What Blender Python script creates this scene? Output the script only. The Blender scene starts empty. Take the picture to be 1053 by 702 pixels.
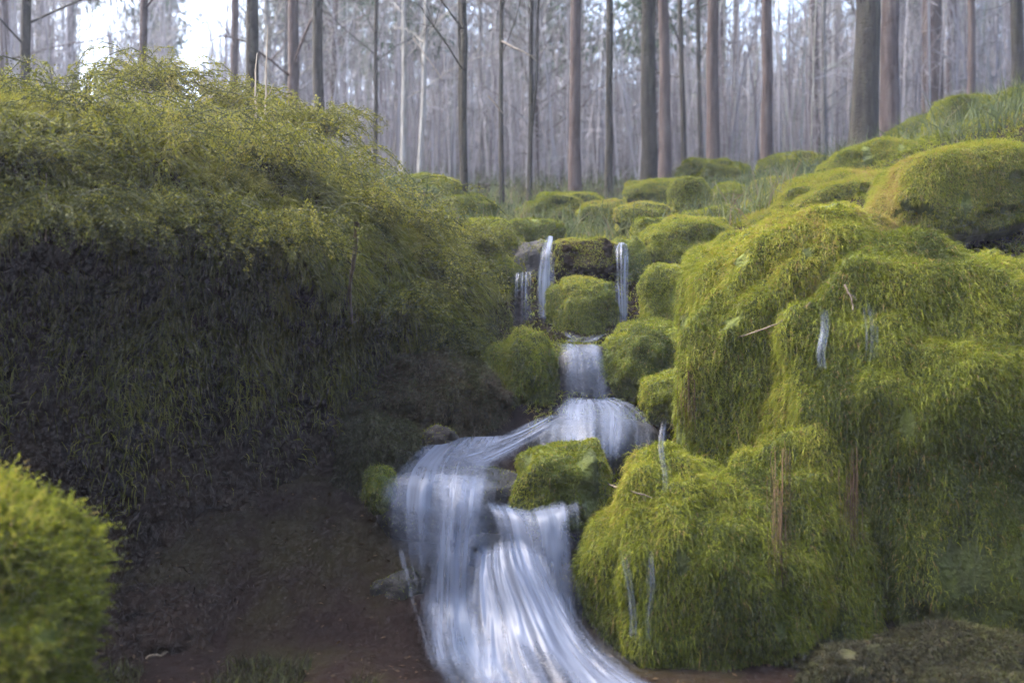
import bpy, math
import numpy as np
from mathutils import Vector

rng = np.random.default_rng(11)
SC = bpy.context.scene
COL = SC.collection

# ------------------------------------------------------------------ camera, sky, sun, exposure
CAMZ = 1.6
cam_data = bpy.data.cameras.new('camera')
cam = bpy.data.objects.new('camera', cam_data)
COL.objects.link(cam)
cam.location = (0, 0, CAMZ)
cam.rotation_euler = (math.radians(90), 0, 0)
cam_data.lens = 35.0
cam_data.sensor_width = 36.0
cam_data.clip_start = 0.05
cam_data.clip_end = 2000
cam_data.dof.use_dof = True             # the photograph is soft away from the falls
cam_data.dof.focus_distance = 6.8
cam_data.dof.aperture_fstop = 1.2
SC.camera = cam

SUN_EL, SUN_AZ = 56.0, -72.0          # azimuth from +Y (away from camera), negative = left
world = bpy.data.worlds.new('World')
SC.world = world
world.use_nodes = True
wn = world.node_tree.nodes
wl = world.node_tree.links
sky = wn.new('ShaderNodeTexSky')
sky.sky_type = 'NISHITA'
sky.sun_disc = False
sky.sun_elevation = math.radians(SUN_EL)
sky.sun_rotation = math.radians(SUN_AZ)
sky.air_density = 1.0
sky.dust_density = 4.0
sky.ozone_density = 1.0
wl.new(sky.outputs[0], wn['Background'].inputs[0])
wn['Background'].inputs[1].default_value = 0.15

sun_d = bpy.data.lights.new('sun', 'SUN')
sun_d.energy = 1.0
sun_d.angle = math.radians(50)
sun_d.color = (1.0, 0.98, 0.95)
sun = bpy.data.objects.new('sun', sun_d)
COL.objects.link(sun)
sun.location = (-8, 10, 25)
sdir = Vector((math.sin(math.radians(SUN_AZ)) * math.cos(math.radians(SUN_EL)),
               math.cos(math.radians(SUN_AZ)) * math.cos(math.radians(SUN_EL)),
               math.sin(math.radians(SUN_EL))))
sun.rotation_euler = sdir.to_track_quat('Z', 'Y').to_euler()

SC.view_settings.view_transform = 'Standard'
SC.view_settings.look = 'None'
SC.view_settings.exposure = 3.35
SC.view_settings.gamma = 1.0
SC.view_settings.use_curve_mapping = False
SC.render.engine = 'CYCLES'
SC.cycles.use_denoising = True
SC.cycles.max_bounces = 6
SC.cycles.diffuse_bounces = 3
SC.cycles.transparent_max_bounces = 24
SC.cycles.volume_bounces = 0
SC.cycles.use_adaptive_sampling = True
SC.cycles.adaptive_threshold = 0.03

S = 36.0 / 35.0 / 1053.0              # metres per photo pixel per metre of distance


def P(px, py, Y):
    return np.array([(px - 526.5) * S * Y, Y, CAMZ + (351.0 - py) * S * Y])


# ------------------------------------------------------------------ helpers
def tag(o, label=None, cat=None, group=None, kind=None):
    if label: o['label'] = label
    if cat: o['category'] = cat
    if group: o['group'] = group
    if kind: o['kind'] = kind
    return o


def empty(name, loc):
    o = bpy.data.objects.new(name, None)
    COL.objects.link(o)
    o.location = loc
    o.empty_display_size = 0.2
    return o


def mesh_obj(name, V, F, mat, parent=None, smooth=True, tint=None, uv=None, dens=None):
    V = np.asarray(V, dtype=np.float32)
    F = np.asarray(F, dtype=np.int32)
    k = F.shape[1]
    me = bpy.data.meshes.new(name)
    me.vertices.add(len(V))
    me.vertices.foreach_set('co', V.ravel())
    me.loops.add(F.size)
    me.loops.foreach_set('vertex_index', F.ravel())
    me.polygons.add(len(F))
    me.polygons.foreach_set('loop_start', np.arange(0, F.size, k, dtype=np.int32))
    me.update(calc_edges=True)
    if smooth:
        me.polygons.foreach_set('use_smooth', np.ones(len(F), dtype=bool))
    if tint is not None:
        a = me.attributes.new('tint', 'FLOAT', 'POINT')
        a.data.foreach_set('value', np.asarray(tint, dtype=np.float32))
    if dens is not None:
        a = me.attributes.new('dens', 'FLOAT', 'POINT')
        a.data.foreach_set('value', np.asarray(dens, dtype=np.float32))
    if uv is not None:
        l = me.uv_layers.new(name='UVMap')
        l.data.foreach_set('uv', np.asarray(uv, dtype=np.float32)[F.ravel()].ravel())
    me.materials.append(mat)
    o = bpy.data.objects.new(name, me)
    COL.objects.link(o)
    if parent is not None:
        o.parent = parent
    return o


def _hash(i, j, k, seed):
    h = (i.astype(np.int64) * 374761393 + j.astype(np.int64) * 668265263 +
         k.astype(np.int64) * 2147483647 + seed * 974634777) & 0xFFFFFFFF
    h = ((h ^ (h >> 13)) * 1274126177) & 0xFFFFFFFF
    h = ((h ^ (h >> 16)) * 2246822519) & 0xFFFFFFFF
    return ((h ^ (h >> 15)) & 0xFFFFFF) / float(0xFFFFFF)


def noise3(p, seed=0):
    p = np.asarray(p, dtype=np.float64)
    f = np.floor(p)
    t = p - f
    t = t * t * (3 - 2 * t)
    i, j, k = f[..., 0].astype(np.int64), f[..., 1].astype(np.int64), f[..., 2].astype(np.int64)
    r = 0
    for a in (0, 1):
        wa = t[..., 0] if a else 1 - t[..., 0]
        for b in (0, 1):
            wb = t[..., 1] if b else 1 - t[..., 1]
            for c in (0, 1):
                wc = t[..., 2] if c else 1 - t[..., 2]
                r = r + wa * wb * wc * _hash(i + a, j + b, k + c, seed)
    return r * 2 - 1


def fbm(p, seed=0, octv=4):
    p = np.asarray(p, dtype=np.float64)
    r, a, n = 0, 1.0, 0
    for o in range(octv):
        r = r + a * noise3(p * (2.03 ** o) + 17.3 * o, seed + o)
        n += a
        a *= 0.5
    return r / n


def grid_faces(nu, nv):
    a = np.arange(nu * nv).reshape(nv, nu)
    return np.stack([a[:-1, :-1], a[:-1, 1:], a[1:, 1:], a[1:, :-1]], -1).reshape(-1, 4)


def unit(v):
    return v / np.maximum(np.linalg.norm(v, axis=-1, keepdims=True), 1e-9)


def sstep(a, b, x):
    t = np.clip((x - a) / (b - a), 0, 1)
    return t * t * (3 - 2 * t)


# ------------------------------------------------------------------ materials
def new_mat(name):
    m = bpy.data.materials.new(name)
    m.use_nodes = True
    nt = m.node_tree
    for n in list(nt.nodes):
        if n.type != 'OUTPUT_MATERIAL':
            nt.nodes.remove(n)
    return m, nt.nodes, nt.links, nt.nodes['Material Output']


def ramp_node(n, stops):
    r = n.new('ShaderNodeValToRGB')
    e = r.color_ramp.elements
    while len(e) < len(stops):
        e.new(0.5)
    for el, (p, c) in zip(e, stops):
        el.position = p
        el.color = (c[0], c[1], c[2], 1)
    return r


def leaf_mat(name, stops, transl=0.35, rough=0.75):
    """colour of each blade or leaf comes from its own 'tint' value"""
    m, n, l, out = new_mat(name)
    at = n.new('ShaderNodeAttribute'); at.attribute_name = 'tint'
    r = ramp_node(n, stops)
    l.new(at.outputs['Fac'], r.inputs[0])
    b = n.new('ShaderNodeBsdfPrincipled')
    b.inputs['Roughness'].default_value = rough
    b.inputs['Specular IOR Level'].default_value = 0.2
    l.new(r.outputs[0], b.inputs['Base Color'])
    t = n.new('ShaderNodeBsdfTranslucent')
    l.new(r.outputs[0], t.inputs[0])
    mx = n.new('ShaderNodeMixShader'); mx.inputs[0].default_value = transl
    l.new(b.outputs[0], mx.inputs[1]); l.new(t.outputs[0], mx.inputs[2])
    l.new(mx.outputs[0], out.inputs[0])
    return m


def rough_mat(name, stops, scale=(3, 3, 3), detail=8, rough=0.9, bump=0.4, bscale=25, spec=0.2, bdist=0.03):
    """procedural: stretched noise through a ramp, second noise as bump"""
    m, n, l, out = new_mat(name)
    tc = n.new('ShaderNodeNewGeometry')
    mp = n.new('ShaderNodeMapping'); mp.inputs['Scale'].default_value = scale
    l.new(tc.outputs['Position'], mp.inputs[0])
    nz = n.new('ShaderNodeTexNoise'); nz.inputs['Scale'].default_value = 1
    nz.inputs['Detail'].default_value = detail; nz.inputs['Roughness'].default_value = 0.65
    l.new(mp.outputs[0], nz.inputs[0])
    r = ramp_node(n, stops)
    l.new(nz.outputs[0], r.inputs[0])
    b = n.new('ShaderNodeBsdfPrincipled')
    b.inputs['Roughness'].default_value = rough
    b.inputs['Specular IOR Level'].default_value = spec
    l.new(r.outputs[0], b.inputs['Base Color'])
    n2 = n.new('ShaderNodeTexNoise'); n2.inputs['Scale'].default_value = bscale; n2.inputs['Detail'].default_value = 6
    l.new(tc.outputs['Position'], n2.inputs[0])
    bp = n.new('ShaderNodeBump'); bp.inputs['Strength'].default_value = bump; bp.inputs['Distance'].default_value = bdist
    l.new(n2.outputs[0], bp.inputs['Height'])
    l.new(bp.outputs[0], b.inputs['Normal'])
    l.new(b.outputs[0], out.inputs[0])
    return m


def water_mat(name, lo, hi, col=(0.21, 0.24, 0.315), su=22.0, sv=0.55):
    """falling water: white aerated threads with clear gaps, run along the flow (uv in metres)"""
    m, n, l, out = new_mat(name)
    uv = n.new('ShaderNodeUVMap')
    def streak(a, b, det):
        mp = n.new('ShaderNodeMapping'); mp.inputs['Scale'].default_value = (a, b, 1)
        l.new(uv.outputs[0], mp.inputs[0])
        nz = n.new('ShaderNodeTexNoise'); nz.inputs['Scale'].default_value = 1
        nz.inputs['Detail'].default_value = det; nz.inputs['Distortion'].default_value = 0.15
        l.new(mp.outputs[0], nz.inputs[0])
        return nz
    n1 = streak(su, sv, 6)
    n2 = streak(su * 0.25, sv * 1.3, 4)
    n3 = streak(3.5, 2.2, 3)
    at = n.new('ShaderNodeAttribute'); at.attribute_name = 'dens'
    def mad(a, k, c):
        q = n.new('ShaderNodeMath'); q.operation = 'MULTIPLY_ADD'
        l.new(a, q.inputs[0]); q.inputs[1].default_value = k; l.new(c, q.inputs[2])
        return q
    ad2 = mad(n1.outputs[0], .65, mad(n2.outputs[0], .7, mad(n3.outputs[0], .6, at.outputs['Fac']).outputs[0]).outputs[0])
    mr = n.new('ShaderNodeMapRange'); mr.interpolation_type = 'SMOOTHSTEP'
    mr.inputs['From Min'].default_value = lo; mr.inputs['From Max'].default_value = hi
    l.new(ad2.outputs[0], mr.inputs[0])
    d = n.new('ShaderNodeBsdfPrincipled')
    d.inputs['Base Color'].default_value = (*col, 1)
    d.inputs['Roughness'].default_value = 0.35
    d.inputs['Specular IOR Level'].default_value = 0.4
    t = n.new('ShaderNodeBsdfTranslucent'); t.inputs[0].default_value = (*col, 1)
    m1 = n.new('ShaderNodeMixShader'); m1.inputs[0].default_value = 0.4
    l.new(d.outputs[0], m1.inputs[1]); l.new(t.outputs[0], m1.inputs[2])
    tr = n.new('ShaderNodeBsdfTransparent'); tr.inputs[0].default_value = (0.93, 0.95, 0.97, 1)
    m2 = n.new('ShaderNodeMixShader')
    l.new(mr.outputs[0], m2.inputs[0]); l.new(tr.outputs[0], m2.inputs[1]); l.new(m1.outputs[0], m2.inputs[2])
    l.new(m2.outputs[0], out.inputs[0])
    return m


MOSS = leaf_mat('moss_strands', [(0.0, (.028, .038, .004)), (.3, (.085, .105, .008)), (.55, (.165, .185, .012)),
                                 (.8, (.235, .235, .024)), (1.0, (.22, .15, .045))], .42)
SHADE_DARKMOSS = leaf_mat('shade_dark_moss_strands', [(0.0, (.010, .009, .004)), (.35, (.026, .026, .008)), (.7, (.055, .06, .012)), (1.0, (.06, .042, .018))], .3)  # darker copy of the moss; lower right shade put into its colour
FOL = leaf_mat('shrub_leaves', [(0.0, (.020, .026, .007)), (.3, (.060, .064, .010)), (.6, (.125, .13, .014)),
                                (.85, (.18, .17, .018)), (1.0, (.18, .155, .035))], .4)
NEEDLE = leaf_mat('conifer_needles', [(0, (.02, .04, .02)), (.6, (.045, .075, .04)), (1, (.08, .10, .06))], .2)
DRY = leaf_mat('dry_twigs', [(0, (.012, .008, .006)), (.5, (.05, .036, .028)), (1, (.12, .09, .07))], .1)
UNDER = leaf_mat('undergrowth_leaves', [(0, (.03, .045, .02)), (.5, (.07, .09, .03)), (.8, (.12, .13, .05)), (1, (.14, .10, .06))], .35)
ROCKM = rough_mat('moss_covered_rock', [(.25, (.018, .022, .008)), (.45, (.045, .055, .012)), (.6, (.085, .10, .018)), (.8, (.09, .065, .025))],
                  scale=(4, 4, 1.2), bump=.8, bscale=30)
SHADE_DARKMOSSROCK = rough_mat('shade_dark_moss_rock', [(.25, (.008, .007, .005)), (.45, (.02, .018, .009)), (.6, (.032, .034, .010)), (.8, (.03, .022, .012))], scale=(5, 5, 1.5), bump=.9, bscale=26)  # rock beneath that moss, its colour darkened for the same painted shade
WETROCK = rough_mat('wet_dark_rock', [(.3, (.008, .0075, .007)), (.55, (.022, .02, .018)), (.75, (.045, .038, .03))], scale=(5, 5, 2), rough=.6, spec=.15, bump=.7)
BROWNROCK = rough_mat('bare_brown_rock', [(.3, (.016, .013, .010)), (.55, (.042, .033, .025)), (.75, (.075, .06, .045))], scale=(5, 5, 3), rough=.8, bump=.8)
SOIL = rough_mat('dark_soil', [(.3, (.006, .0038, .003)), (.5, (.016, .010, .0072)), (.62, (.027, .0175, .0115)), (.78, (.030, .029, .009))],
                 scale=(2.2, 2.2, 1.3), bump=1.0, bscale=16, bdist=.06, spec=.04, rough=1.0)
GROUND = rough_mat('forest_floor', [(.3, (.006, .0035, .003)), (.5, (.013, .008, .006)), (.62, (.018, .014, .006)), (.78, (.028, .018, .010))],
                   scale=(1.1, 1.1, 1.1), bump=.9, bscale=9, bdist=.06, spec=.04, rough=1.0)
BARK = rough_mat('dark_bark', [(.3, (.012, .011, .008)), (.5, (.032, .028, .021)), (.7, (.058, .055, .036))], scale=(14, 14, 1.6), bump=.8, bscale=30)
BARKR = rough_mat('reddish_bark', [(.3, (.028, .020, .018)), (.5, (.075, .054, .047)), (.7, (.125, .10, .085))], scale=(14, 14, 1.6), bump=.8, bscale=30)
BARKG = rough_mat('haze_grey_bark', [(.3, (.06, .055, .05)), (.5, (.13, .125, .115)), (.7, (.20, .20, .18))], scale=(12, 12, 1.6), bump=.7, bscale=25)  # bark lightened to grey so far trunks carry painted haze
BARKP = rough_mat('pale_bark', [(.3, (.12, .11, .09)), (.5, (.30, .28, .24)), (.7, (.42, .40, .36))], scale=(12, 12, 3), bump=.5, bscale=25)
PALEWOOD = rough_mat('bare_pale_wood', [(.3, (.16, .12, .085)), (.5, (.33, .27, .20)), (.7, (.45, .38, .30))], scale=(20, 20, 5), bump=.4, bscale=40)
DULLWOOD = rough_mat('dull_brown_wood', [(.3, (.06, .045, .03)), (.5, (.14, .11, .075)), (.7, (.22, .18, .12))], scale=(20, 20, 5), bump=.5, bscale=40)
RUST = leaf_mat('rusty_fronds', [(0, (.03, .020, .010)), (.5, (.09, .056, .024)), (1, (.15, .10, .045))], .3)
RUSTX = rough_mat('rusty_stem', [(.3, (.06, .03, .015)), (.5, (.15, .075, .03)), (.7, (.22, .12, .05))], scale=(15, 15, 2), bump=.4, bscale=40)
WATER = water_mat('falling_water', .68, 1.72)
WATERT = water_mat('thin_falling_water', .80, 1.35, su=60)
FOAM = water_mat('running_water', .75, 1.5, su=16, sv=1.2)

# ------------------------------------------------------------------ terrain
BASE_Y = [-60, -30, -12, -6, -2.5, 0, 4.4, 5.2, 5.7, 6.3, 6.75, 7.0, 8.1, 8.6, 9.5, 12, 20, 40, 140]
BASE_Z = [26, 20, 9, 4, .4, -.1, -.12, -.05, .35, .75, .95, 1.15, 1.5, 2.1, 2.5, 3.0, 4.7, 8.8, 24]  # unseen slope behind the camera, steepened to block front sky light
BANK_X = [-60, -6.5, -5.0, -3.2, -2.0, -1.2, -0.6, -0.15]
BANK_Y = [2.4, 3.6, 4.15, 4.8, 5.4, 6.05, 6.95, 8.1]


def height(x, y):
    x = np.asarray(x, float); y = np.asarray(y, float)
    z = np.interp(y, BASE_Y, BASE_Z)
    xs = np.interp(y, [4.6, 5.6, 6.5, 8.5, 12, 20, 40], [.15, 0.0, .5, .5, .9, 1.2, 1.2])
    d = x - xs
    fr = sstep(5.6, 7.2, y) * (1 - .75 * sstep(10, 18, y))
    z = z + fr * .38 * np.clip(d - 1.0, 0, 4.0)
    z = z + .42 * np.clip(np.abs(x) - 6.5, 0, 30) * (1 - .8 * sstep(14, 30, y))
    yb = np.interp(x, BANK_X, BANK_Y)
    lr = sstep(.6, 1.6, y - yb) * sstep(-.05, -.8, x) * (1 - sstep(10, 16, y))
    top = np.interp(x, [-6, -3.6, -1.4, -.4, .2], [3.3, 3.15, 2.85, 2.4, 2.2]) + .08 * np.clip(y - 8, 0, 8)
    z = z * (1 - lr) + np.maximum(top, z) * lr
    p = np.stack([x * .5, y * .5, np.zeros_like(x)], -1)
    z = z + .16 * fbm(p, 3, 3) + .05 * fbm(p * 5, 5, 3)
    return z


def axis(lo, hi, c, n, k):
    t = np.linspace(-1, 1, n)
    g = np.sinh(t * k) / np.sinh(k)
    return np.where(g < 0, c + g * (c - lo), c + g * (hi - c))


gx = axis(-58, 58, .2, 330, 4.0)
gy = axis(-40, 78, 7.0, 360, 4.0)
X, Y_ = np.meshgrid(gx, gy)
Z = height(X, Y_)
tag(mesh_obj('ground', np.stack([X, Y_, Z], -1).reshape(-1, 3), grid_faces(330, 360), GROUND), kind='structure')

# ------------------------------------------------------------------ left stream bank with its dark undercut
nu, nv = 220, 130
uu = np.linspace(-9.0, -0.02, nu)
prof_v = np.linspace(0, 1, nv)
PV = [0, .08, .16, .28, .40, .52, .60, .70, .80, .90, 1.0]
rows = []
for xk in uu:
    yb = np.interp(xk, BANK_X, BANK_Y)
    f = sstep(-.05, -1.3, xk)                         # the undercut closes toward the falls
    zl = np.interp(xk, [-5, -2.8, -1.6, -.7, 0], [2.35, 2.3, 2.05, 1.75, 1.6])
    tp = np.interp(xk, [-6, -3.6, -1.4, -.4, .2], [3.3, 3.15, 2.85, 2.4, 2.2])
    dy = [-1.5, -.6, -.3 * f, .25 * f + .05, .5 * f + .05, .36 * f + .05, 0, .16, .55, 1.3, 3.2]
    bz = float(np.interp(yb, BASE_Y, BASE_Z)) * .55
    zz = [-.8, -.4, bz - .06, bz + .3, bz + .85 * (zl - bz) * .55, bz + .8 * (zl - bz), zl, zl + .42 * (tp - zl), zl + .8 * (tp - zl), tp, tp - .3]
    ys = np.interp(prof_v, PV, dy) + yb
    zs = np.interp(prof_v, PV, zz)
    rows.append(np.stack([np.full(nv, xk), ys, zs], -1))
B = np.array(rows).transpose(1, 0, 2)                 # nv, nu, 3
k = np.ones(7) / 7
for c in (1, 2):
    pad = np.pad(B[..., c], ((3, 3), (0, 0)), 'edge')
    B[..., c] = sum(pad[i:i + nv] for i in range(7)) / 7
dis = fbm(B * np.array([1.3, 1.3, 1.0]), 21, 4)
dis2 = fbm(B * 5, 31, 3)
ridg = 1 - np.abs(fbm(B * np.array([2.2, 2.2, 1.6]) + 5, 61, 4))
B[..., 1] -= .32 * dis + .10 * dis2 + .30 * (ridg - .75)
B[..., 2] += .10 * fbm(B * 2.2, 41, 3)
BANK_V = B.reshape(-1, 3)
BANK_F = grid_faces(nu, nv)
from mathutils.bvhtree import BVHTree
BVH = BVHTree.FromPolygons([tuple(v) for v in BANK_V], [tuple(int(i) for i in f) for f in BANK_F])
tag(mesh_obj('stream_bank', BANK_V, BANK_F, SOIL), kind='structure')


# ------------------------------------------------------------------ moss strands
def tri_of(F):
    return np.concatenate([F[:, [0, 1, 2]], F[:, [0, 2, 3]]]) if F.shape[1] == 4 else F


def scatter(V, F, dens, nz_min=-.2, keep=None):
    """points, normals spread evenly over a surface"""
    T = tri_of(F)
    a, b, c = V[T[:, 0]], V[T[:, 1]], V[T[:, 2]]
    cr = np.cross(b - a, c - a)
    ar = np.linalg.norm(cr, axis=1) / 2
    n = max(1, int(ar.sum() * dens))
    ti = rng.choice(len(T), n, p=ar / ar.sum())
    r1, r2 = np.sqrt(rng.random(n)), rng.random(n)
    p = a[ti] * (1 - r1)[:, None] + b[ti] * (r1 * (1 - r2))[:, None] + c[ti] * (r1 * r2)[:, None]
    nn = unit(cr[ti])
    ok = nn[:, 2] > nz_min
    if keep is not None:
        ok &= keep(p, nn)
    return p[ok], nn[ok]


DOWN = np.array([0, 0, -1.0])


def strands(p, n, length, width, droop=1.0, lift=.6, rnd=.5):
    """ribbons of two segments that leave the surface and hang; returns V, F, root position per vertex"""
    N = len(p)
    L = length * (.45 + 1.1 * rng.random(N))
    W = width * (.6 + .8 * rng.random(N))
    tang = DOWN - n * (n @ DOWN)[:, None]
    r = rng.normal(size=(N, 3)) * rnd
    d1 = unit(n * lift + r + tang * droop * .5 + np.array([0, 0, .25]))
    d2 = unit(d1 * .45 + n * .1 + tang * droop + r * .3 + np.array([0, 0, -.35 * droop]))
    w = unit(np.cross(d2 + d1, rng.normal(size=(N, 3)))) * W[:, None] * .5
    m = p + d1 * (L * .4)[:, None]
    t = m + d2 * (L * .6)[:, None]
    V = np.stack([p - w, p + w, m - w * .9, m + w * .9, t], 1).reshape(-1, 3)
    i = np.arange(N)[:, None] * 5
    F = np.concatenate([i + [0, 1, 3], i + [0, 3, 2], i + [2, 3, 4]], 1).reshape(-1, 3)
    return V, F


def patch_tint(p, seed, mid=.5, amp=.35, rnd=.16, st=(3.0, 3.0, 1.0)):
    """each strand's own colour: moss kinds grow in drawn-out patches down the drip lines"""
    t = mid + amp * fbm(p * np.array(st), seed, 3) * 1.6 + .5 * amp * fbm(p * np.array([11, 11, 1.2]), seed + 9, 2)
    return np.clip(t + rng.normal(size=len(p)) * rnd, 0, 1)


def facing(p, nn):
    to = unit(np.array([0, 0, CAMZ]) - p)
    return (np.sum(to * nn, 1) > -.35)


# icosphere template
def ico(sub):
    import bmesh
    bm = bmesh.new()
    bmesh.ops.create_icosphere(bm, subdivisions=sub, radius=1)
    v = np.array([x.co[:] for x in bm.verts]); f = np.array([[q.index for q in x.verts] for x in bm.faces])
    bm.free()
    return v, f


ICO = {s: ico(s) for s in (3, 4, 5, 6)}


def hit(px, py, off=0.0):
    """where the line of sight through a photo pixel first meets what has been built so far"""
    bpy.context.view_layer.update()
    d = P(px, py, 1.0) - np.array([0, 0, CAMZ])
    ok, loc, *_ = SC.ray_cast(bpy.context.evaluated_depsgraph_get(), Vector((0, 0, CAMZ)), Vector(d))
    return (loc.y + off) if ok else None


def boulder(name, label, px, py, Y, rx, rz, depth=.8, seed=0, box=.8, rough=.2, mat=None, group='mossy boulders by the falls',
            cat='boulder', moss=9000, ml=.07, mw=.006, mid=.52, tilt=0.0, droop=1.0, amp=.32, sub=5, fade=0.0):
    c = P(px, py, Y)
    R = np.array([rx * S * Y, rx * S * Y * depth, rz * S * Y])
    v, f = ICO[sub]
    q = np.sign(v) * np.abs(v) ** box
    q = q * (1 + rough * 1.9 * fbm(v * 1.5 + seed * 3.7, seed, 4))[:, None]
    q = q + unit(v) * (rough * .55 * fbm(v * 4 + seed, seed + 50, 3))[:, None]
    q = q * R
    ca, sa = math.cos(tilt), math.sin(tilt)
    q = np.stack([q[:, 0] * ca - q[:, 2] * sa, q[:, 1], q[:, 0] * sa + q[:, 2] * ca], 1)
    zb = q[:, 2].min()
    base = np.array([c[0], c[1], c[2] + zb])
    q = q - np.array([0, 0, zb])
    e = empty(name, base)
    tag(e, label, cat, group)
    mesh_obj('rock', q, f, mat or ROCKM, e)
    if moss:
        VV, FF, TT, o = [], [], [], 0
        for dm, lm, wm, dr in ((3.2, .36, .6, droop * .7), (.35, .7, .55, droop * 1.2)):
            pw, nn = scatter(q, f, moss * dm, -.45, lambda p, n_: facing(p + base, n_))
            th = noise3(pw * np.array([6, 6, 3]) + seed, seed + 70) > -.75 + .6 * (mat is not None and mat is not SHADE_DARKMOSSROCK)
            if fade:                                   # moss thins toward the foot: bare rock patches, and shade painted low right
                th &= (pw[:, 2] / q[:, 2].max() + .25 * noise3(pw * 4 + seed, seed + 71)) > fade * (.6 + .8 * rng.random(len(pw)))
            pw, nn = pw[th], nn[th]
            V, F = strands(pw, nn, ml * lm, mw * wm, dr)
            tn = patch_tint(pw + base, seed + 5, mid, amp)
            tn[rng.random(len(tn)) < .04] = 1.0       # dead needles and dry tips
            VV.append(V); FF.append(F + o); TT.append(np.repeat(tn, 5)); o += len(V)
        tag(mesh_obj('moss', np.concatenate(VV), np.concatenate(FF), SHADE_DARKMOSS if mat is SHADE_DARKMOSSROCK else MOSS, e, smooth=False, tint=np.concatenate(TT)), kind='stuff')
    return e


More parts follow.
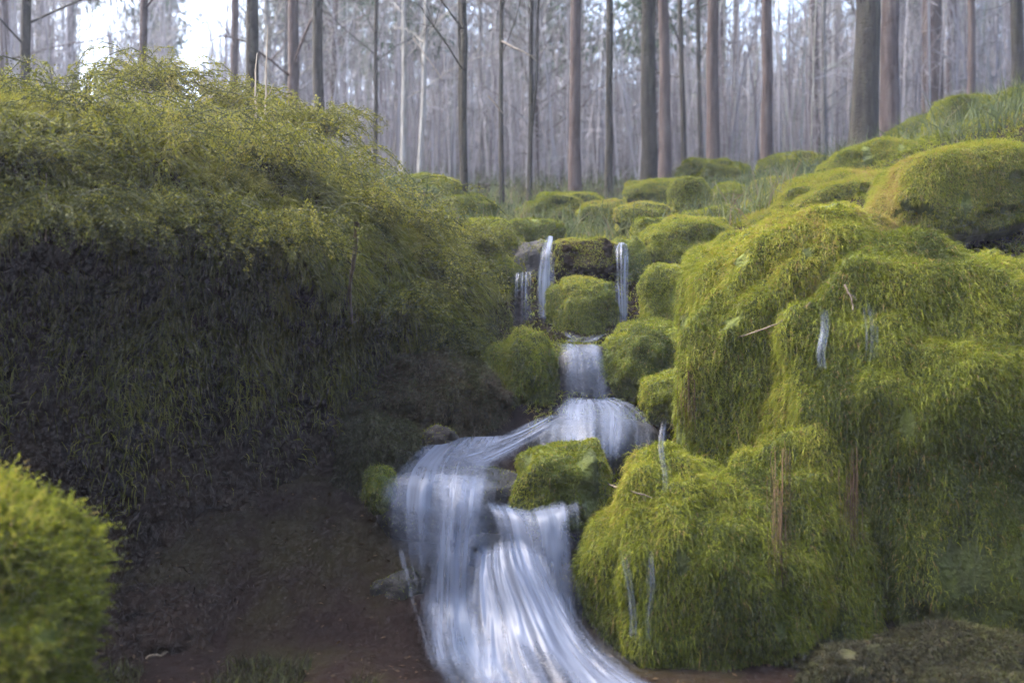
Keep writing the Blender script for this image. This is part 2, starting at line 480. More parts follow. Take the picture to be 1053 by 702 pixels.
# right bank, near to far.  label, px, py, Y, rx, rz, kw
BL = [
 ('wide bright green mossy boulder with two thin trickles, right of the lower cascade', 722, 614, 5.35, 112, 146, dict(seed=91, box=.9, depth=.6, ml=.09, mid=.47, rough=.17, fade=.12)),
 ('shade-darkened olive mossy boulder cut off by the lower right corner of the photo', 965, 822, 4.9, 190, 165, dict(seed=60, box=.7, depth=.55, ml=.09, moss=9000, fade=.3, mid=.28, amp=.3, sub=6, rough=.2, mat=SHADE_DARKMOSSROCK)),
 ('narrow mossy boulder with rusty grass between the wide boulder and the right corner', 812, 650, 5.45, 80, 185, dict(seed=61, box=.8, depth=.6, ml=.09, moss=9000, fade=.36, mid=.42, amp=.4, rough=.2)),
 ('huge mossy boulder at the right edge, darkened for shade toward the bottom corner', 985, 500, 5.75, 195, 245, dict(seed=3, box=.8, depth=.5, ml=.10, sub=6, mid=.42, tilt=.25, fade=.46, rough=.16)),
 ('tall bright mossy boulder face between the stream and the right edge, hung with rusty stems', 815, 445, 6.1, 128, 205, dict(seed=4, box=.8, depth=.6, ml=.10, sub=6, mid=.54, rough=.18)),
 ('big rounded yellow green boulder overhanging a dark hollow at the upper right', 985, 203, 8.2, 88, 52, dict(seed=5, box=.75, depth=.8, ml=.09, mid=.66, tilt=.12, rough=.12)),
 ('small mossy boulder in midstream below the dome of white water', 577, 500, 5.75, 46, 42, dict(seed=6, ml=.05, mid=.42)),
 ('round dark green boulder right of the middle waterfall', 655, 380, 7.2, 42, 40, dict(seed=7, ml=.05, mid=.45, rough=.24, fade=.12)),
 ('drooping mossy boulder left of the middle waterfall', 536, 392, 7.1, 36, 56, dict(seed=8, ml=.09, mid=.45, rough=.3, fade=.1, box=.9)),
 ('dark green block shaped boulder between the two upper waterfalls', 601, 324, 8.4, 34, 36, dict(seed=9, ml=.05, mid=.46, box=.6, rough=.2, fade=.15)),
 ('brown bare rock above the block shaped green boulder', 602, 270, 8.75, 40, 22, dict(seed=10, ml=.04, moss=6000, mat=SOIL, mid=.62)),
 ('narrow yellow green boulder against the right upper waterfall', 688, 312, 8.0, 26, 42, dict(seed=12, ml=.06, mid=.66)),
 ('low mossy boulder under the narrow yellow green one', 668, 350, 7.7, 36, 20, dict(seed=13, ml=.05, mid=.45)),
 ('wide yellow green boulder above and right of the upper waterfalls', 705, 258, 9.0, 52, 36, dict(seed=14, ml=.07, mid=.64)),
 ('small mossy stone at the right end of the water dome', 690, 408, 6.7, 32, 26, dict(seed=15, ml=.045, mid=.45)),
 ('mossy boulder directly left of the overhanging upper right boulder', 872, 258, 8.0, 48, 44, dict(seed=16, ml=.08, mid=.66)),
 ('long mossy ridge boulder on the skyline left of the two dark trunks', 845, 230, 9.6, 95, 40, dict(seed=17, ml=.08, mid=.62, tilt=.2)),
 ('mossy boulder at the foot of the two thick dark trunks', 925, 190, 10.5, 75, 40, dict(seed=18, ml=.08, mid=.6)),
 ('mossy slope boulder at the upper right edge below the rightmost trunk', 1030, 150, 10.8, 75, 50, dict(seed=19, ml=.09, mid=.52)),
 ('upright rounded green boulder on the skyline right of the thick olive trunk', 709, 205, 11.0, 20, 22, dict(seed=20, ml=.06, mid=.55, sub=4)),
 ('low dome boulder on the skyline second from the thick olive trunk', 752, 212, 11.0, 26, 22, dict(seed=21, ml=.06, mid=.55, sub=4)),
 ('flat brownish green boulder on the skyline third from the thick olive trunk', 800, 205, 11.3, 30, 20, dict(seed=22, ml=.06, mid=.7, sub=4)),
 ('small pale mossy stone behind the upper waterfalls', 622, 220, 10.6, 26, 14, dict(seed=23, ml=.05, mid=.6, sub=4)),
 ('green mossy stone just above the right upper waterfall', 660, 226, 10.0, 30, 18, dict(seed=24, ml=.05, mid=.62, sub=4)),
 ('dark mossy stone just above the left upper waterfall', 548, 245, 9.3, 30, 22, dict(seed=25, ml=.05, mid=.4, sub=4)),
 ('mossy boulder beside the foot of the left upper waterfall', 505, 345, 8.3, 24, 34, dict(seed=26, ml=.07, mid=.48)),
 ('green boulder on the rim between the forked tree and the upper waterfalls', 500, 262, 9.0, 38, 34, dict(seed=27, ml=.07, mid=.5)),
 ('brown green boulder in the middle of the bright right slope', 770, 285, 8.3, 56, 40, dict(seed=28, ml=.08, mid=.7)),
 ('broad mossy boulder just behind the rim, under the reddish trunk', 575, 222, 11.4, 42, 20, dict(seed=70, ml=.06, mid=.5, rough=.28, sub=4)),
 ('low lumpy boulder on the rim below the forked tree', 475, 228, 10.6, 36, 24, dict(seed=71, ml=.06, mid=.46, rough=.3, sub=4)),
 ('mossy boulder on the rim left of the forked tree', 432, 212, 10.8, 38, 26, dict(seed=72, ml=.06, mid=.5, rough=.3, sub=4)),
 ('pale green boulder under the thick olive trunk', 672, 203, 12.0, 32, 18, dict(seed=73, ml=.06, mid=.6, rough=.28, sub=4)),
 ('brownish mossy boulder on the skyline between the dome boulder and the long ridge', 785, 232, 10.4, 42, 26, dict(seed=74, ml=.06, mid=.72, rough=.28, sub=4)),
 ('green boulder stepping down from the skyline toward the wide yellow green one', 738, 240, 9.8, 36, 28, dict(seed=75, ml=.06, mid=.56, rough=.28, sub=4)),
 ('small green boulder tucked right of the right upper waterfall lip', 676, 246, 9.4, 24, 22, dict(seed=76, ml=.05, mid=.58, rough=.28, sub=4)),
 ('dim misty boulder farthest back under the brown trunk', 735, 185, 14.0, 34, 18, dict(seed=77, ml=.07, mid=.46, rough=.3, sub=4)),
 ('dim misty boulder farthest back left of the thickest trunk', 822, 178, 13.2, 36, 24, dict(seed=78, ml=.07, mid=.45, rough=.3, sub=4)),
 ('mossy boulder on the right skyline below the misty trunks', 968, 158, 12.0, 46, 34, dict(seed=79, ml=.08, mid=.5, rough=.25, sub=4)),
 ('bright green boulder between the ridge boulder and the brown green one', 812, 258, 8.9, 46, 32, dict(seed=80, ml=.07, mid=.6, rough=.25)),
 ('dark green boulder below the narrow yellow green one, touching the bright slope', 690, 372, 7.2, 24, 30, dict(seed=81, ml=.05, mid=.42, rough=.28, sub=4)),
 ('small mossy boulder in the corner above the side threads', 512, 290, 8.6, 22, 24, dict(seed=82, ml=.05, mid=.46, rough=.3, sub=4)),
 ('wet dark ledge rock under the dome of white water', 612, 462, 6.62, 70, 34, dict(seed=30, mat=WETROCK, moss=500, ml=.04, depth=.6, rough=.08)),
 ('wet dark ledge rock under the left half of the lower cascade', 470, 520, 5.95, 84, 40, dict(seed=31, mat=WETROCK, moss=500, ml=.04, depth=.5, rough=.1)),
 ('wet dark rock under the white slide of the lower cascade', 545, 640, 5.55, 70, 66, dict(seed=32, mat=WETROCK, moss=300, ml=.04, depth=.6, rough=.12)),
 ('dim green mossy ledge between the dark hollow and the drooping boulder', 440, 425, 6.95, 78, 52, dict(seed=86, mat=SHADE_DARKMOSSROCK, moss=9000, ml=.08, mid=.72, amp=.4, rough=.28)),
 ('low dark mossy ledge beside the left rim of the lower cascade', 385, 480, 6.3, 40, 44, dict(seed=87, mat=SHADE_DARKMOSSROCK, moss=9000, ml=.08, mid=.5, amp=.4, rough=.28)),
 ('small wet rock breaking the water between the curtains of the lower cascade', 500, 566, 5.46, 18, 15, dict(seed=84, mat=WETROCK, moss=800, ml=.03, sub=4, rough=.3)),
 ('wet dark rock at the foot of the left curtain of the lower cascade', 408, 612, 5.58, 26, 24, dict(seed=85, mat=WETROCK, moss=900, ml=.03, sub=4, rough=.3)),
 ('small brown stone standing at the left rim of the lower cascade', 452, 452, 6.35, 18, 14, dict(seed=33, mat=BROWNROCK, moss=1200, ml=.04, sub=4)),
 ('mossy stone at the dark left lip of the lower cascade', 392, 505, 5.85, 18, 22, dict(seed=34, ml=.05, mid=.35, sub=4)),
 ('wet rock behind the middle waterfall', 603, 402, 7.22, 34, 40, dict(seed=35, mat=WETROCK, moss=500, ml=.04, sub=4)),
 ('wet rock behind the left upper waterfall', 548, 300, 8.85, 34, 52, dict(seed=36, mat=WETROCK, moss=2500, ml=.05, sub=4)),
 ('green rock behind the right upper waterfall', 645, 305, 8.75, 24, 58, dict(seed=37, moss=7000, ml=.05, sub=4, mid=.45)),
]
for lab, px, py, Yd, rx, rz, kw in BL:
    boulder('mossy_boulder' if kw.get('mat') is None else 'rock_ledge' if kw.get('mat') is WETROCK else 'stone', lab, px, py, Yd, rx, rz, **kw)

for lab, px, py, Yd, rx, rz, sd in [
    ('large grey brown stone half sunk in the shaded left bank', 105, 455, 6.45, 62, 46, 62),
    ('small brown stone set in the shaded left bank, right of the large grey one', 275, 470, 6.75, 30, 24, 63),
    ('small pale stone high in the shaded hollow near the left edge', 38, 340, 6.0, 12, 10, 64)]:
    boulder('stone', lab, px, py, Yd, rx, rz, seed=sd, mat=WETROCK if sd == 66 else BROWNROCK, moss=700, ml=.04, sub=4, rough=.3, group='stones in the dark bank', cat='stone')

# foreground hummock at the lower left
hum = boulder('moss_hummock', 'bright green bushy moss hummock in the lower left corner, nearest to the viewer', -26, 655, 3.6, 122, 152,
              cat='moss', group=None, seed=46, box=.95, rough=.16, moss=20000, ml=.05, mw=.004, mid=.5, droop=.25, depth=.8, sub=5)
hr = [c for c in hum.children if c.name.startswith('rock')][0]
hv = np.empty(len(hr.data.vertices) * 3, np.float32); hr.data.vertices.foreach_get('co', hv); hv = hv.reshape(-1, 3).astype(float)
hp, hn = scatter(hv, ICO[5][1], 2600, -.3, lambda p, n_: facing(p + np.array(hum.location), n_))
NS, NL = len(hp), 13
d = unit(hn * .7 + np.array([.12, 0, .55]) + rng.normal(size=(NS, 3)) * .3)
Ls = .05 + .09 * rng.random(NS) ** 2
tt = np.linspace(.1, 1, NL)
c = hp[:, None] + d[:, None] * (Ls[:, None] * tt)[..., None] - np.array([0, 0, 1.0]) * (Ls[:, None] * .25 * tt ** 2)[..., None]
ld = unit(d[:, None] * .7 + rng.normal(size=(NS, NL, 3)) * .5)
lw = unit(np.cross(ld, rng.normal(size=(NS, NL, 3))))
ll = (.008 + .010 * rng.random((NS, NL)))[..., None] * (1.25 - .6 * tt)[None, :, None]
sv = np.stack([c, c + ld * ll * .5 + lw * ll * .22, c + ld * ll, c + ld * ll * .5 - lw * ll * .22], 2).reshape(-1, 3)
st = np.clip(patch_tint(hp, 47, .48, .3)[:, None] + rng.normal(size=(NS, NL)) * .08, 0, 1)
tag(mesh_obj('sprigs', sv, np.arange(len(sv)).reshape(-1, 4), MOSS, hum, smooth=False, tint=np.repeat(st.ravel(), 4)), kind='stuff')


# ------------------------------------------------------------------ water sheets
def sheet(name, rows, mat, nu=40, nv=60, bulge=.02, dens0=0.0, edge=.5, seed=0, ends=(.25, .25), parent=None, wid=None):
    """rows: list of polylines [(px,py,Y),...] from the top of the flow to its bottom"""
    R = []
    for r in rows:
        pts = np.array([P(*q) for q in r])
        t = np.linspace(0, 1, len(pts)); tt = np.linspace(0, 1, nu)
        R.append(np.stack([np.interp(tt, t, pts[:, c]) for c in range(3)], -1))
    R = np.array(R)
    t = np.linspace(0, 1, len(R)); tt = np.linspace(0, 1, nv)
    # smooth (Catmull-Rom) along the flow
    idx = np.clip(np.searchsorted(t, tt, 'right') - 1, 0, len(R) - 2)
    f = (tt - t[idx]) / (t[idx + 1] - t[idx])
    Rp = np.concatenate([2 * R[:1] - R[1:2], R, 2 * R[-1:] - R[-2:-1]])
    p0, p1, p2, p3 = Rp[idx], Rp[idx + 1], Rp[idx + 2], Rp[idx + 3]
    f = f[:, None, None]
    G = .5 * (2 * p1 + (p2 - p0) * f + (2 * p0 - 5 * p1 + 4 * p2 - p3) * f ** 2 + (3 * p1 - p0 - 3 * p2 + p3) * f ** 3)
    du = np.linalg.norm(np.diff(G, axis=1), axis=2).sum(1).max()
    dv = np.linalg.norm(np.diff(G, axis=0), axis=2).sum(0).max()
    U, Vv = np.meshgrid(np.linspace(0, du, nu), np.linspace(0, dv, nv))
    bn = fbm(np.stack([U * 9, Vv * 1.6, np.full_like(U, seed)], -1), seed, 3)
    G[..., 1] -= bulge * (bn + .3)
    G[..., 2] += bulge * .5 * bn
    eu = np.linspace(0, 1, nu)
    ed = np.minimum(eu, 1 - eu)
    rag = .09 * fbm(np.stack([U * 2, Vv * 5, np.full_like(U, seed + 7.7)], -1), seed + 11, 3)
    fe = sstep(0, .24, ed[None, :] + rag - .03)
    ev = np.linspace(0, 1, nv)
    fv = (sstep(0, .12, ev) * ends[0] + 1 - ends[0]) * (sstep(0, .2, 1 - ev) * ends[1] + 1 - ends[1])
    D = dens0 - edge * (1 - fe) - .9 * (1 - fv)[:, None]
    D = D + .12 * fbm(np.stack([U * 3, Vv * 2, np.full_like(U, seed + .5)], -1), seed + 3, 2)
    return mesh_obj(name, G.reshape(-1, 3), grid_faces(nu, nv), mat, parent,
                    uv=np.stack([U + seed * 3.1, Vv], -1).reshape(-1, 2), dens=D.reshape(-1))


def fall(label, sheets, group='waterfalls of the stream', name='waterfall', cat='waterfall'):
    first = sheets[0][0]
    mid = np.mean([P(*q) for q in first[-1]], axis=0)
    e = empty(name, mid)
    tag(e, label, cat, group)
    for i, (rows, mat, kw) in enumerate(sheets):
        o = sheet(kw.pop('part', 'water_sheet'), rows, mat, parent=e, **kw)
        n = len(o.data.vertices)
        co = np.empty(n * 3, np.float32); o.data.vertices.foreach_get('co', co)
        o.data.vertices.foreach_set('co', (co.reshape(-1, 3) - mid).astype(np.float32).ravel())
        o.data.update()
    return e


# lower cascade
fall('wide white lower cascade fanning over the dark ledge to the bottom of the photo', [
    ([[(430, 452, 6.4), (480, 450, 6.35), (535, 446, 6.3)],
      [(400, 474, 6.0), (460, 474, 5.95), (528, 470, 6.0)],
      [(388, 486, 5.72), (455, 490, 5.62), (525, 494, 5.62)],
      [(384, 515, 5.60), (450, 520, 5.50), (525, 520, 5.45)],
      [(386, 550, 5.56), (450, 565, 5.42), (530, 560, 5.36)],
      [(392, 580, 5.54), (455, 620, 5.36), (545, 600, 5.28)]], WATER, dict(nu=70, nv=90, dens0=.2, seed=1, ends=(.0, .6), part='left_curtain')),
    ([[(438, 486, 5.66), (470, 488, 5.6), (512, 492, 5.6)],
      [(438, 515, 5.46), (468, 520, 5.4), (508, 518, 5.42)],
      [(436, 565, 5.40), (466, 570, 5.32), (498, 566, 5.36)],
      [(432, 620, 5.34), (466, 625, 5.24), (496, 622, 5.28)],
      [(430, 664, 5.1), (470, 668, 4.96), (522, 664, 5.0)],
      [(440, 705, 4.8), (490, 706, 4.68), (550, 704, 4.7)]], WATER, dict(nu=44, nv=90, dens0=.24, seed=4, ends=(.2, .25), part='centre_curtain')),
    ([[(486, 556, 5.42), (520, 545, 5.36), (566, 552, 5.40)],
      [(476, 590, 5.28), (526, 582, 5.14), (590, 594, 5.24)],
      [(468, 632, 5.12), (545, 628, 4.98), (616, 640, 5.1)],
      [(460, 672, 4.92), (562, 668, 4.78), (652, 678, 4.92)],
      [(455, 705, 4.74), (580, 702, 4.58), (705, 706, 4.72)],
      [(455, 745, 4.5), (600, 740, 4.36), (775, 728, 4.5)]], WATER, dict(nu=90, nv=100, dens0=.26, seed=2, ends=(.7, 0), part='white_slide', bulge=.045)),
    ([[(478, 508, 5.56), (545, 522, 5.5), (606, 506, 5.56)],
      [(492, 530, 5.44), (552, 536, 5.36), (607, 528, 5.42)],
      [(502, 560, 5.38), (556, 566, 5.28), (608, 562, 5.36)],
      [(516, 600, 5.33), (562, 606, 5.22), (608, 606, 5.32)],
      [(540, 640, 5.26), (575, 645, 5.16), (607, 660, 5.28)]], WATER, dict(nu=60, nv=80, dens0=.30, seed=3, ends=(.5, .3), part='right_curtain')),
    ([[(396, 545, 5.52), (420, 555, 5.44), (456, 560, 5.36)],
      [(408, 600, 5.36), (432, 606, 5.28), (468, 610, 5.2)],
      [(420, 650, 5.12), (448, 655, 5.02), (490, 655, 4.98)],
      [(434, 705, 4.82), (462, 705, 4.72), (510, 705, 4.68)]], WATERT, dict(nu=40, nv=80, dens0=-.14, seed=14, ends=(.9, .3), edge=.9, part='thin_veil')),
])
# dome
fall('white water spreading over the rounded dark dome ledge below the middle waterfall', [
    ([[(575, 408, 6.86), (605, 410, 6.82), (640, 409, 6.86)],
      [(552, 420, 6.6), (608, 418, 6.48), (664, 418, 6.6)],
      [(528, 436, 6.42), (610, 434, 6.2), (684, 434, 6.4)],
      [(520, 456, 6.3), (612, 458, 6.08), (688, 458, 6.3)],
      [(520, 472, 6.24), (612, 480, 6.02), (690, 478, 6.24)]], WATER, dict(nu=80, nv=60, dens0=.08, seed=5, ends=(0, .5))),
    ([[(575, 410, 6.8), (605, 411, 6.76), (640, 410, 6.8)],
      [(560, 425, 6.45), (608, 422, 6.34), (655, 423, 6.46)],
      [(566, 450, 6.12), (610, 452, 6.04), (652, 450, 6.14)],
      [(572, 478, 6.02), (612, 484, 5.96), (648, 478, 6.04)]], WATER, dict(nu=50, nv=50, dens0=.16, seed=6, ends=(0, .5), part='centre_curtain')),
    ([[(560, 424, 6.55), (575, 428, 6.4), (590, 434, 6.3)],
      [(525, 440, 6.42), (535, 450, 6.25), (550, 458, 6.15)],
      [(485, 448, 6.38), (500, 465, 6.1), (520, 478, 5.95)],
      [(450, 452, 6.35), (470, 475, 6.0), (500, 492, 5.7)]], WATER, dict(nu=40, nv=50, dens0=.14, seed=7, ends=(.3, .2), part='side_run')),
])
# middle fall
fall('short white curtain waterfall in the middle, between two round green boulders', [
    ([[(572, 352, 7.25), (595, 354, 7.25), (622, 352, 7.25)],
      [(573, 356, 6.98), (597, 358, 6.95), (624, 356, 6.98)],
      [(574, 375, 6.86), (600, 376, 6.82), (628, 375, 6.86)],
      [(574, 395, 6.82), (602, 396, 6.78), (633, 395, 6.82)],
      [(573, 413, 6.78), (604, 415, 6.74), (638, 413, 6.78)]], WATER, dict(nu=50, nv=50, dens0=.16, seed=8, ends=(.1, 0), edge=.3)),
])
# upper left
fall('thin white upper waterfall on the left, with a side step of small threads', [
    ([[(560, 243, 8.75), (565, 243, 8.75), (571, 244, 8.75)],
      [(556, 256, 8.42), (564, 256, 8.4), (570, 256, 8.42)],
      [(552, 280, 8.34), (562, 282, 8.3), (570, 282, 8.34)],
      [(552, 315, 8.3), (561, 316, 8.26), (569, 316, 8.3)],
      [(550, 340, 8.26), (560, 342, 8.22), (569, 342, 8.26)]], WATERT, dict(nu=24, nv=60, dens0=.16, seed=10, ends=(0, .5), edge=.25)),
    ([[(522, 282, 8.42), (538, 280, 8.38), (556, 276, 8.34)],
      [(521, 292, 8.34), (537, 291, 8.3), (556, 288, 8.28)],
      [(520, 315, 8.3), (537, 316, 8.24), (556, 312, 8.24)],
      [(519, 350, 8.26), (537, 345, 8.2), (556, 340, 8.2)]], WATERT, dict(nu=30, nv=50, dens0=.0, seed=11, ends=(0, .6), edge=.3, part='side_threads')),
])
fall('thin white upper waterfall on the right, beside the block shaped green boulder', [
    ([[(634, 250, 8.7), (640, 250, 8.68), (646, 252, 8.7)],
      [(629, 258, 8.42), (640, 257, 8.38), (648, 260, 8.42)],
      [(630, 285, 8.32), (640, 286, 8.28), (648, 286, 8.32)],
      [(632, 315, 8.28), (641, 316, 8.24), (648, 316, 8.28)],
      [(636, 346, 8.24), (641, 348, 8.2), (647, 346, 8.24)]], WATERT, dict(nu=24, nv=60, dens0=.10, seed=12, ends=(0, .5), edge=.25)),
])


def trickle(label, pts, w, seed):
    ys_ = [hit(px, py) or Yd for px, py, Yd in pts]
    ys_ = [min(ys_[max(0, i - 1):i + 2]) for i in range(len(ys_))]
    pts = [(px + 2.5 * math.sin(seed * 2.1 + i * 2.4), py, Yd) for i, (px, py, Yd) in enumerate(pts)]
    w = w * 1.35
    rows = [[(px - w, py, y_ - .01), (px, py, y_ - .03), (px + w, py, y_ - .01)] for (px, py, _), y_ in zip(pts, ys_)]
    fall(label, [(rows, WATERT, dict(nu=10, nv=40, dens0=-.04, seed=seed, ends=(.1, .7), edge=.45, bulge=.01))],
         group='small trickles down the mossy boulders', name='trickle', cat='trickle')


trickle('left one of two thin trickles down the wide boulder beside the lower cascade', [(642, 566, 4.98), (646, 600, 4.93), (650, 635, 4.94), (652, 668, 4.95)], 5, 20)
trickle('right one of two thin trickles down the wide boulder beside the lower cascade', [(667, 566, 4.92), (668, 605, 4.88), (669, 640, 4.88), (669, 672, 4.9)], 5, 21)
trickle('thin thread of water dropping off the right end of the water dome', [(682, 432, 6.3), (683, 460, 5.9), (683, 490, 5.4), (683, 522, 5.1)], 5, 22)
trickle('pale trickle down the bright slope below the overhanging boulder', [(895, 312, 5.55), (895, 335, 5.45), (895, 360, 5.42), (895, 382, 5.4)], 8, 23)
trickle('faint trickle in the middle of the bright right slope', [(847, 318, 5.75), (846, 340, 5.6), (846, 365, 5.55), (846, 390, 5.5)], 6, 24)

# the running water between the falls
tag(sheet('water', [[(560, 338, 8.3), (605, 345, 8.2), (655, 338, 8.3)], [(575, 345, 7.8), (600, 350, 7.7), (630, 345, 7.8)],
                    [(572, 351, 7.25), (595, 353, 7.2), (622, 351, 7.25)]], FOAM, nu=40, nv=30, dens0=.0, seed=15), kind='structure')

# ------------------------------------------------------------------ bank cover: moss (stuff) and arching shrubs
bp, bn = scatter(BANK_V, BANK_F, 11000, -.6, lambda p, n_: (sstep(.5, 2.15, p[:, 2] + .45 * fbm(p * np.array([3.0, 3.0, .5]), 77, 3) * 2) ** 2 > rng.random(len(p))) & (p[:, 0] > -5.0) & (p[:, 1] < 10))
V, F = strands(bp, bn, .10, .005, 1.2)
tag(mesh_obj('moss', V, F, FOL, smooth=False, tint=np.repeat(patch_tint(bp, 81, .44, .35), 5)), kind='stuff')
# roots, old moss and litter on the dark face
bp, bn = scatter(BANK_V, BANK_F, 1000, -.95, lambda p, n_: (p[:, 2] < 2.2) & (p[:, 0] > -5.0) & (n_[:, 1] < .2))
V, F = strands(bp, bn, .09, .006, 1.2, .4)
tag(mesh_obj('bank_litter', V, F, DRY, smooth=False, tint=np.repeat(rng.random(len(bp)) ** 2 * .35, 5)), kind='stuff')
# fallen leaves and small gravel on the wet floor
flo = np.stack([rng.uniform(-3.2, 2.6, 16000), rng.uniform(3.2, 6.2, 16000)], -1)
tv = np.concatenate([BANK_V])
fz = height(flo[:, 0], flo[:, 1])
hits = [BVH.ray_cast(Vector((a_, b_, 1.0)), Vector((0, 0, -1)))[0] for a_, b_ in flo]
fz = np.array([max(z_, h_.z) if h_ is not None else z_ for z_, h_ in zip(fz, hits)])
fp = np.concatenate([flo, fz[:, None] + .006], 1)[:2500]
d_ = unit(rng.normal(size=(2500, 3)) * np.array([1, 1, .3])); w_ = unit(np.cross(d_, np.array([0, 0, 1]) + rng.normal(size=(2500, 3)) * .4))
l_ = (.015 + .025 * rng.random((2500, 1)))
lv = np.stack([fp, fp + d_ * l_ * .5 + w_ * l_ * .25 + [0, 0, .004], fp + d_ * l_, fp + d_ * l_ * .5 - w_ * l_ * .25], 1).reshape(-1, 3)
tag(mesh_obj('fallen_leaves', lv, np.arange(len(lv)).reshape(-1, 4), RUST, smooth=False, tint=np.repeat(rng.random(2500) * .4, 4)), kind='stuff')


def frond_shrub(label, loc, R, n_fr, seed, mid, leaf=.015, mat=FOL, name='shrub', group='arching shrubs on the left bank', flen=1.0, per=110):
    r = np.random.default_rng(seed)
    e = empty(name, loc); tag(e, label, 'shrub', group)
    SV, SF, LV, LF, LT = [], [], [], [], []
    so = lo = 0
    for i in range(n_fr):
        az = r.random() * 2 * math.pi
        L = R * (.6 + .7 * r.random()) * flen
        up = .5 + 1.1 * r.random()
        out = np.array([math.cos(az), math.sin(az), 0])
        root = np.array([r.normal() * R * .25, r.normal() * R * .2, -.05])
        t = np.linspace(0, 1, 9)[:, None]
        pts = root + out * L * t * .9 + np.array([0, 0, 1]) * L * (up * t - (up * .55 + .45) * t ** 2 * 1.15)
        pts += .02 * r.normal(size=(9, 3)) * t
        w = np.array([-out[1], out[0], 0]) * .0014
        V_ = np.stack([pts - w, pts + w, pts + np.array([0, 0, .006])], 1)
        for a in range(8):
            for b in range(3):
                q = so + a * 3
                SF.append([q + b, q + (b + 1) % 3, q + 3 + (b + 1) % 3, q + 3 + b])
        SV.append(V_.reshape(-1, 3)); so += 27
        # leaves
        tt = .12 + .88 * r.random(per) ** .8
        c = np.stack([np.interp(tt, t[:, 0], pts[:, k_]) for k_ in range(3)], -1)
        d = unit(out * .5 + r.normal(size=(per, 3)) * .6 + np.array([0, 0, -.3]))
        s = unit(np.cross(d, r.normal(size=(per, 3))))
        ll = leaf * (.6 + .9 * r.random((per, 1)))
        side = np.where(r.random((per, 1)) < .5, -1, 1) * np.array([-out[1], out[0], 0])
        c = c + side * ll * .6 * r.random((per, 1)) + r.normal(size=(per, 3)) * .012
        v = np.stack([c, c + d * ll * .5 + s * ll * .28, c + d * ll, c + d * ll * .5 - s * ll * .28], 1)
        LV.append(v.reshape(-1, 3))
        LF.append((np.arange(per)[:, None] * 4 + [0, 1, 2, 3]) + lo); lo += per * 4
        ft = mid + r.normal() * .16
        LT.append(np.repeat(np.clip(ft + r.normal(size=per) * .12, 0, 1), 4))
    mesh_obj('stems', np.concatenate(SV), np.array(SF), mat, e, tint=np.full(so, .08))
    mesh_obj('leaves', np.concatenate(LV), np.concatenate(LF), mat, e, smooth=False, tint=np.concatenate(LT))
    return e


SHR = [  # px, py of the root, Y, radius, label
 (20, 150, 6.6, .55, 'dark olive shrub at the far left edge of the bank top', .40),
 (80, 110, 6.9, .60, 'brownish shrub on the bank under the first white sky gap', .55),
 (140, 140, 6.7, .60, 'olive yellow shrub left of the tallest bush on the left bank', .58),
 (155, 75, 7.6, .55, 'yellow brown shrub on the skyline at the left, highest of the bank', .72),
 (210, 125, 7.0, .60, 'ochre shrub under the brightest white sky gap', .68),
 (265, 150, 7.0, .60, 'yellow green shrub below the two thin white stems', .62),
 (250, 100, 7.8, .50, 'pale ochre shrub on the skyline right of the brightest sky gap', .74),
 (320, 165, 7.3, .58, 'bright green shrub halfway along the left bank', .56),
 (325, 120, 8.2, .45, 'greyish shrub behind the bright green one halfway along the bank', .64),
 (375, 200, 7.6, .52, 'ochre green shrub above the long brown stick', .62),
 (420, 220, 8.0, .48, 'green shrub left of the forked tree', .50),
 (450, 265, 8.0, .45, 'dull green shrub hanging over the stream below the forked tree', .48),
 (480, 235, 8.6, .40, 'small green shrub at the foot of the forked tree', .50),
 (60, 215, 6.0, .50, 'dark shrub hanging over the shaded left hollow', .34),
 (180, 215, 6.2, .50, 'brown green shrub hanging over the middle of the shaded hollow', .42),
 (290, 235, 6.6, .50, 'green shrub hanging over the hollow left of the brown stick', .50),
 (405, 300, 7.1, .42, 'dark green shrub hanging right of the brown stick', .36),
 (455, 340, 7.3, .38, 'drooping dark green shrub nearest the middle waterfall on the left', .38),
]
for i, (px, py, Yd, R, lab, mid) in enumerate(SHR):
    q_ = P(px, py + 10, Yd)
    h_ = BVH.ray_cast(Vector((0, 0, CAMZ)), Vector(P(px, py + 10, 1.0) - np.array([0, 0, CAMZ])).normalized())[0]
    if h_ is not None and h_.y < Yd + 1.2:
        q_ = np.array(h_[:])
    frond_shrub(lab, q_, R, 120, 300 + i, mid)


for i, (px, py, Yd, R, lab, mid) in enumerate([
    (395, 165, 10.0, .55, 'misty green shrub under the thin dark trunk left of the pale pair', .5),
    (438, 180, 10.5, .55, 'misty green shrub below the pale slim trunks', .55),
    (520, 205, 12.0, .5, 'low green shrub at the foot of the slender straight trunk', .5),
    (565, 200, 12.5, .5, 'low green shrub left of the foot of the reddish trunk', .55),
    (640, 190, 13.0, .5, 'low green shrub before the thick olive trunk', .5),
    (765, 178, 13.0, .6, 'grey green shrub behind the dome boulders on the skyline', .45),
    (815, 172, 12.5, .6, 'grey green shrub left of the thickest dark trunk', .45),
    (855, 158, 12.0, .35, 'small dark twiggy shrub at the left foot of the thickest trunk', .2)]):
    p_ = P(px, py + 12, Yd); p_[2] = float(height(p_[0], p_[1]))
    frond_shrub(lab, p_, R, 90, 340 + i, mid, .03, UNDER, group='shrubs at the edge of the wood')
frond_shrub('leafy dark green shrub at the upper left corner of the bank', P(5, 105, 6.9), .6, 120, 360, .5)
frond_shrub('dark green shrub hanging over the left rim of the lower cascade', P(400, 400, 7.0), .42, 130, 361, .3)
frond_shrub('dull brown green shrub filling the corner left of the drooping boulder', P(480, 400, 7.25), .36, 130, 362, .34)

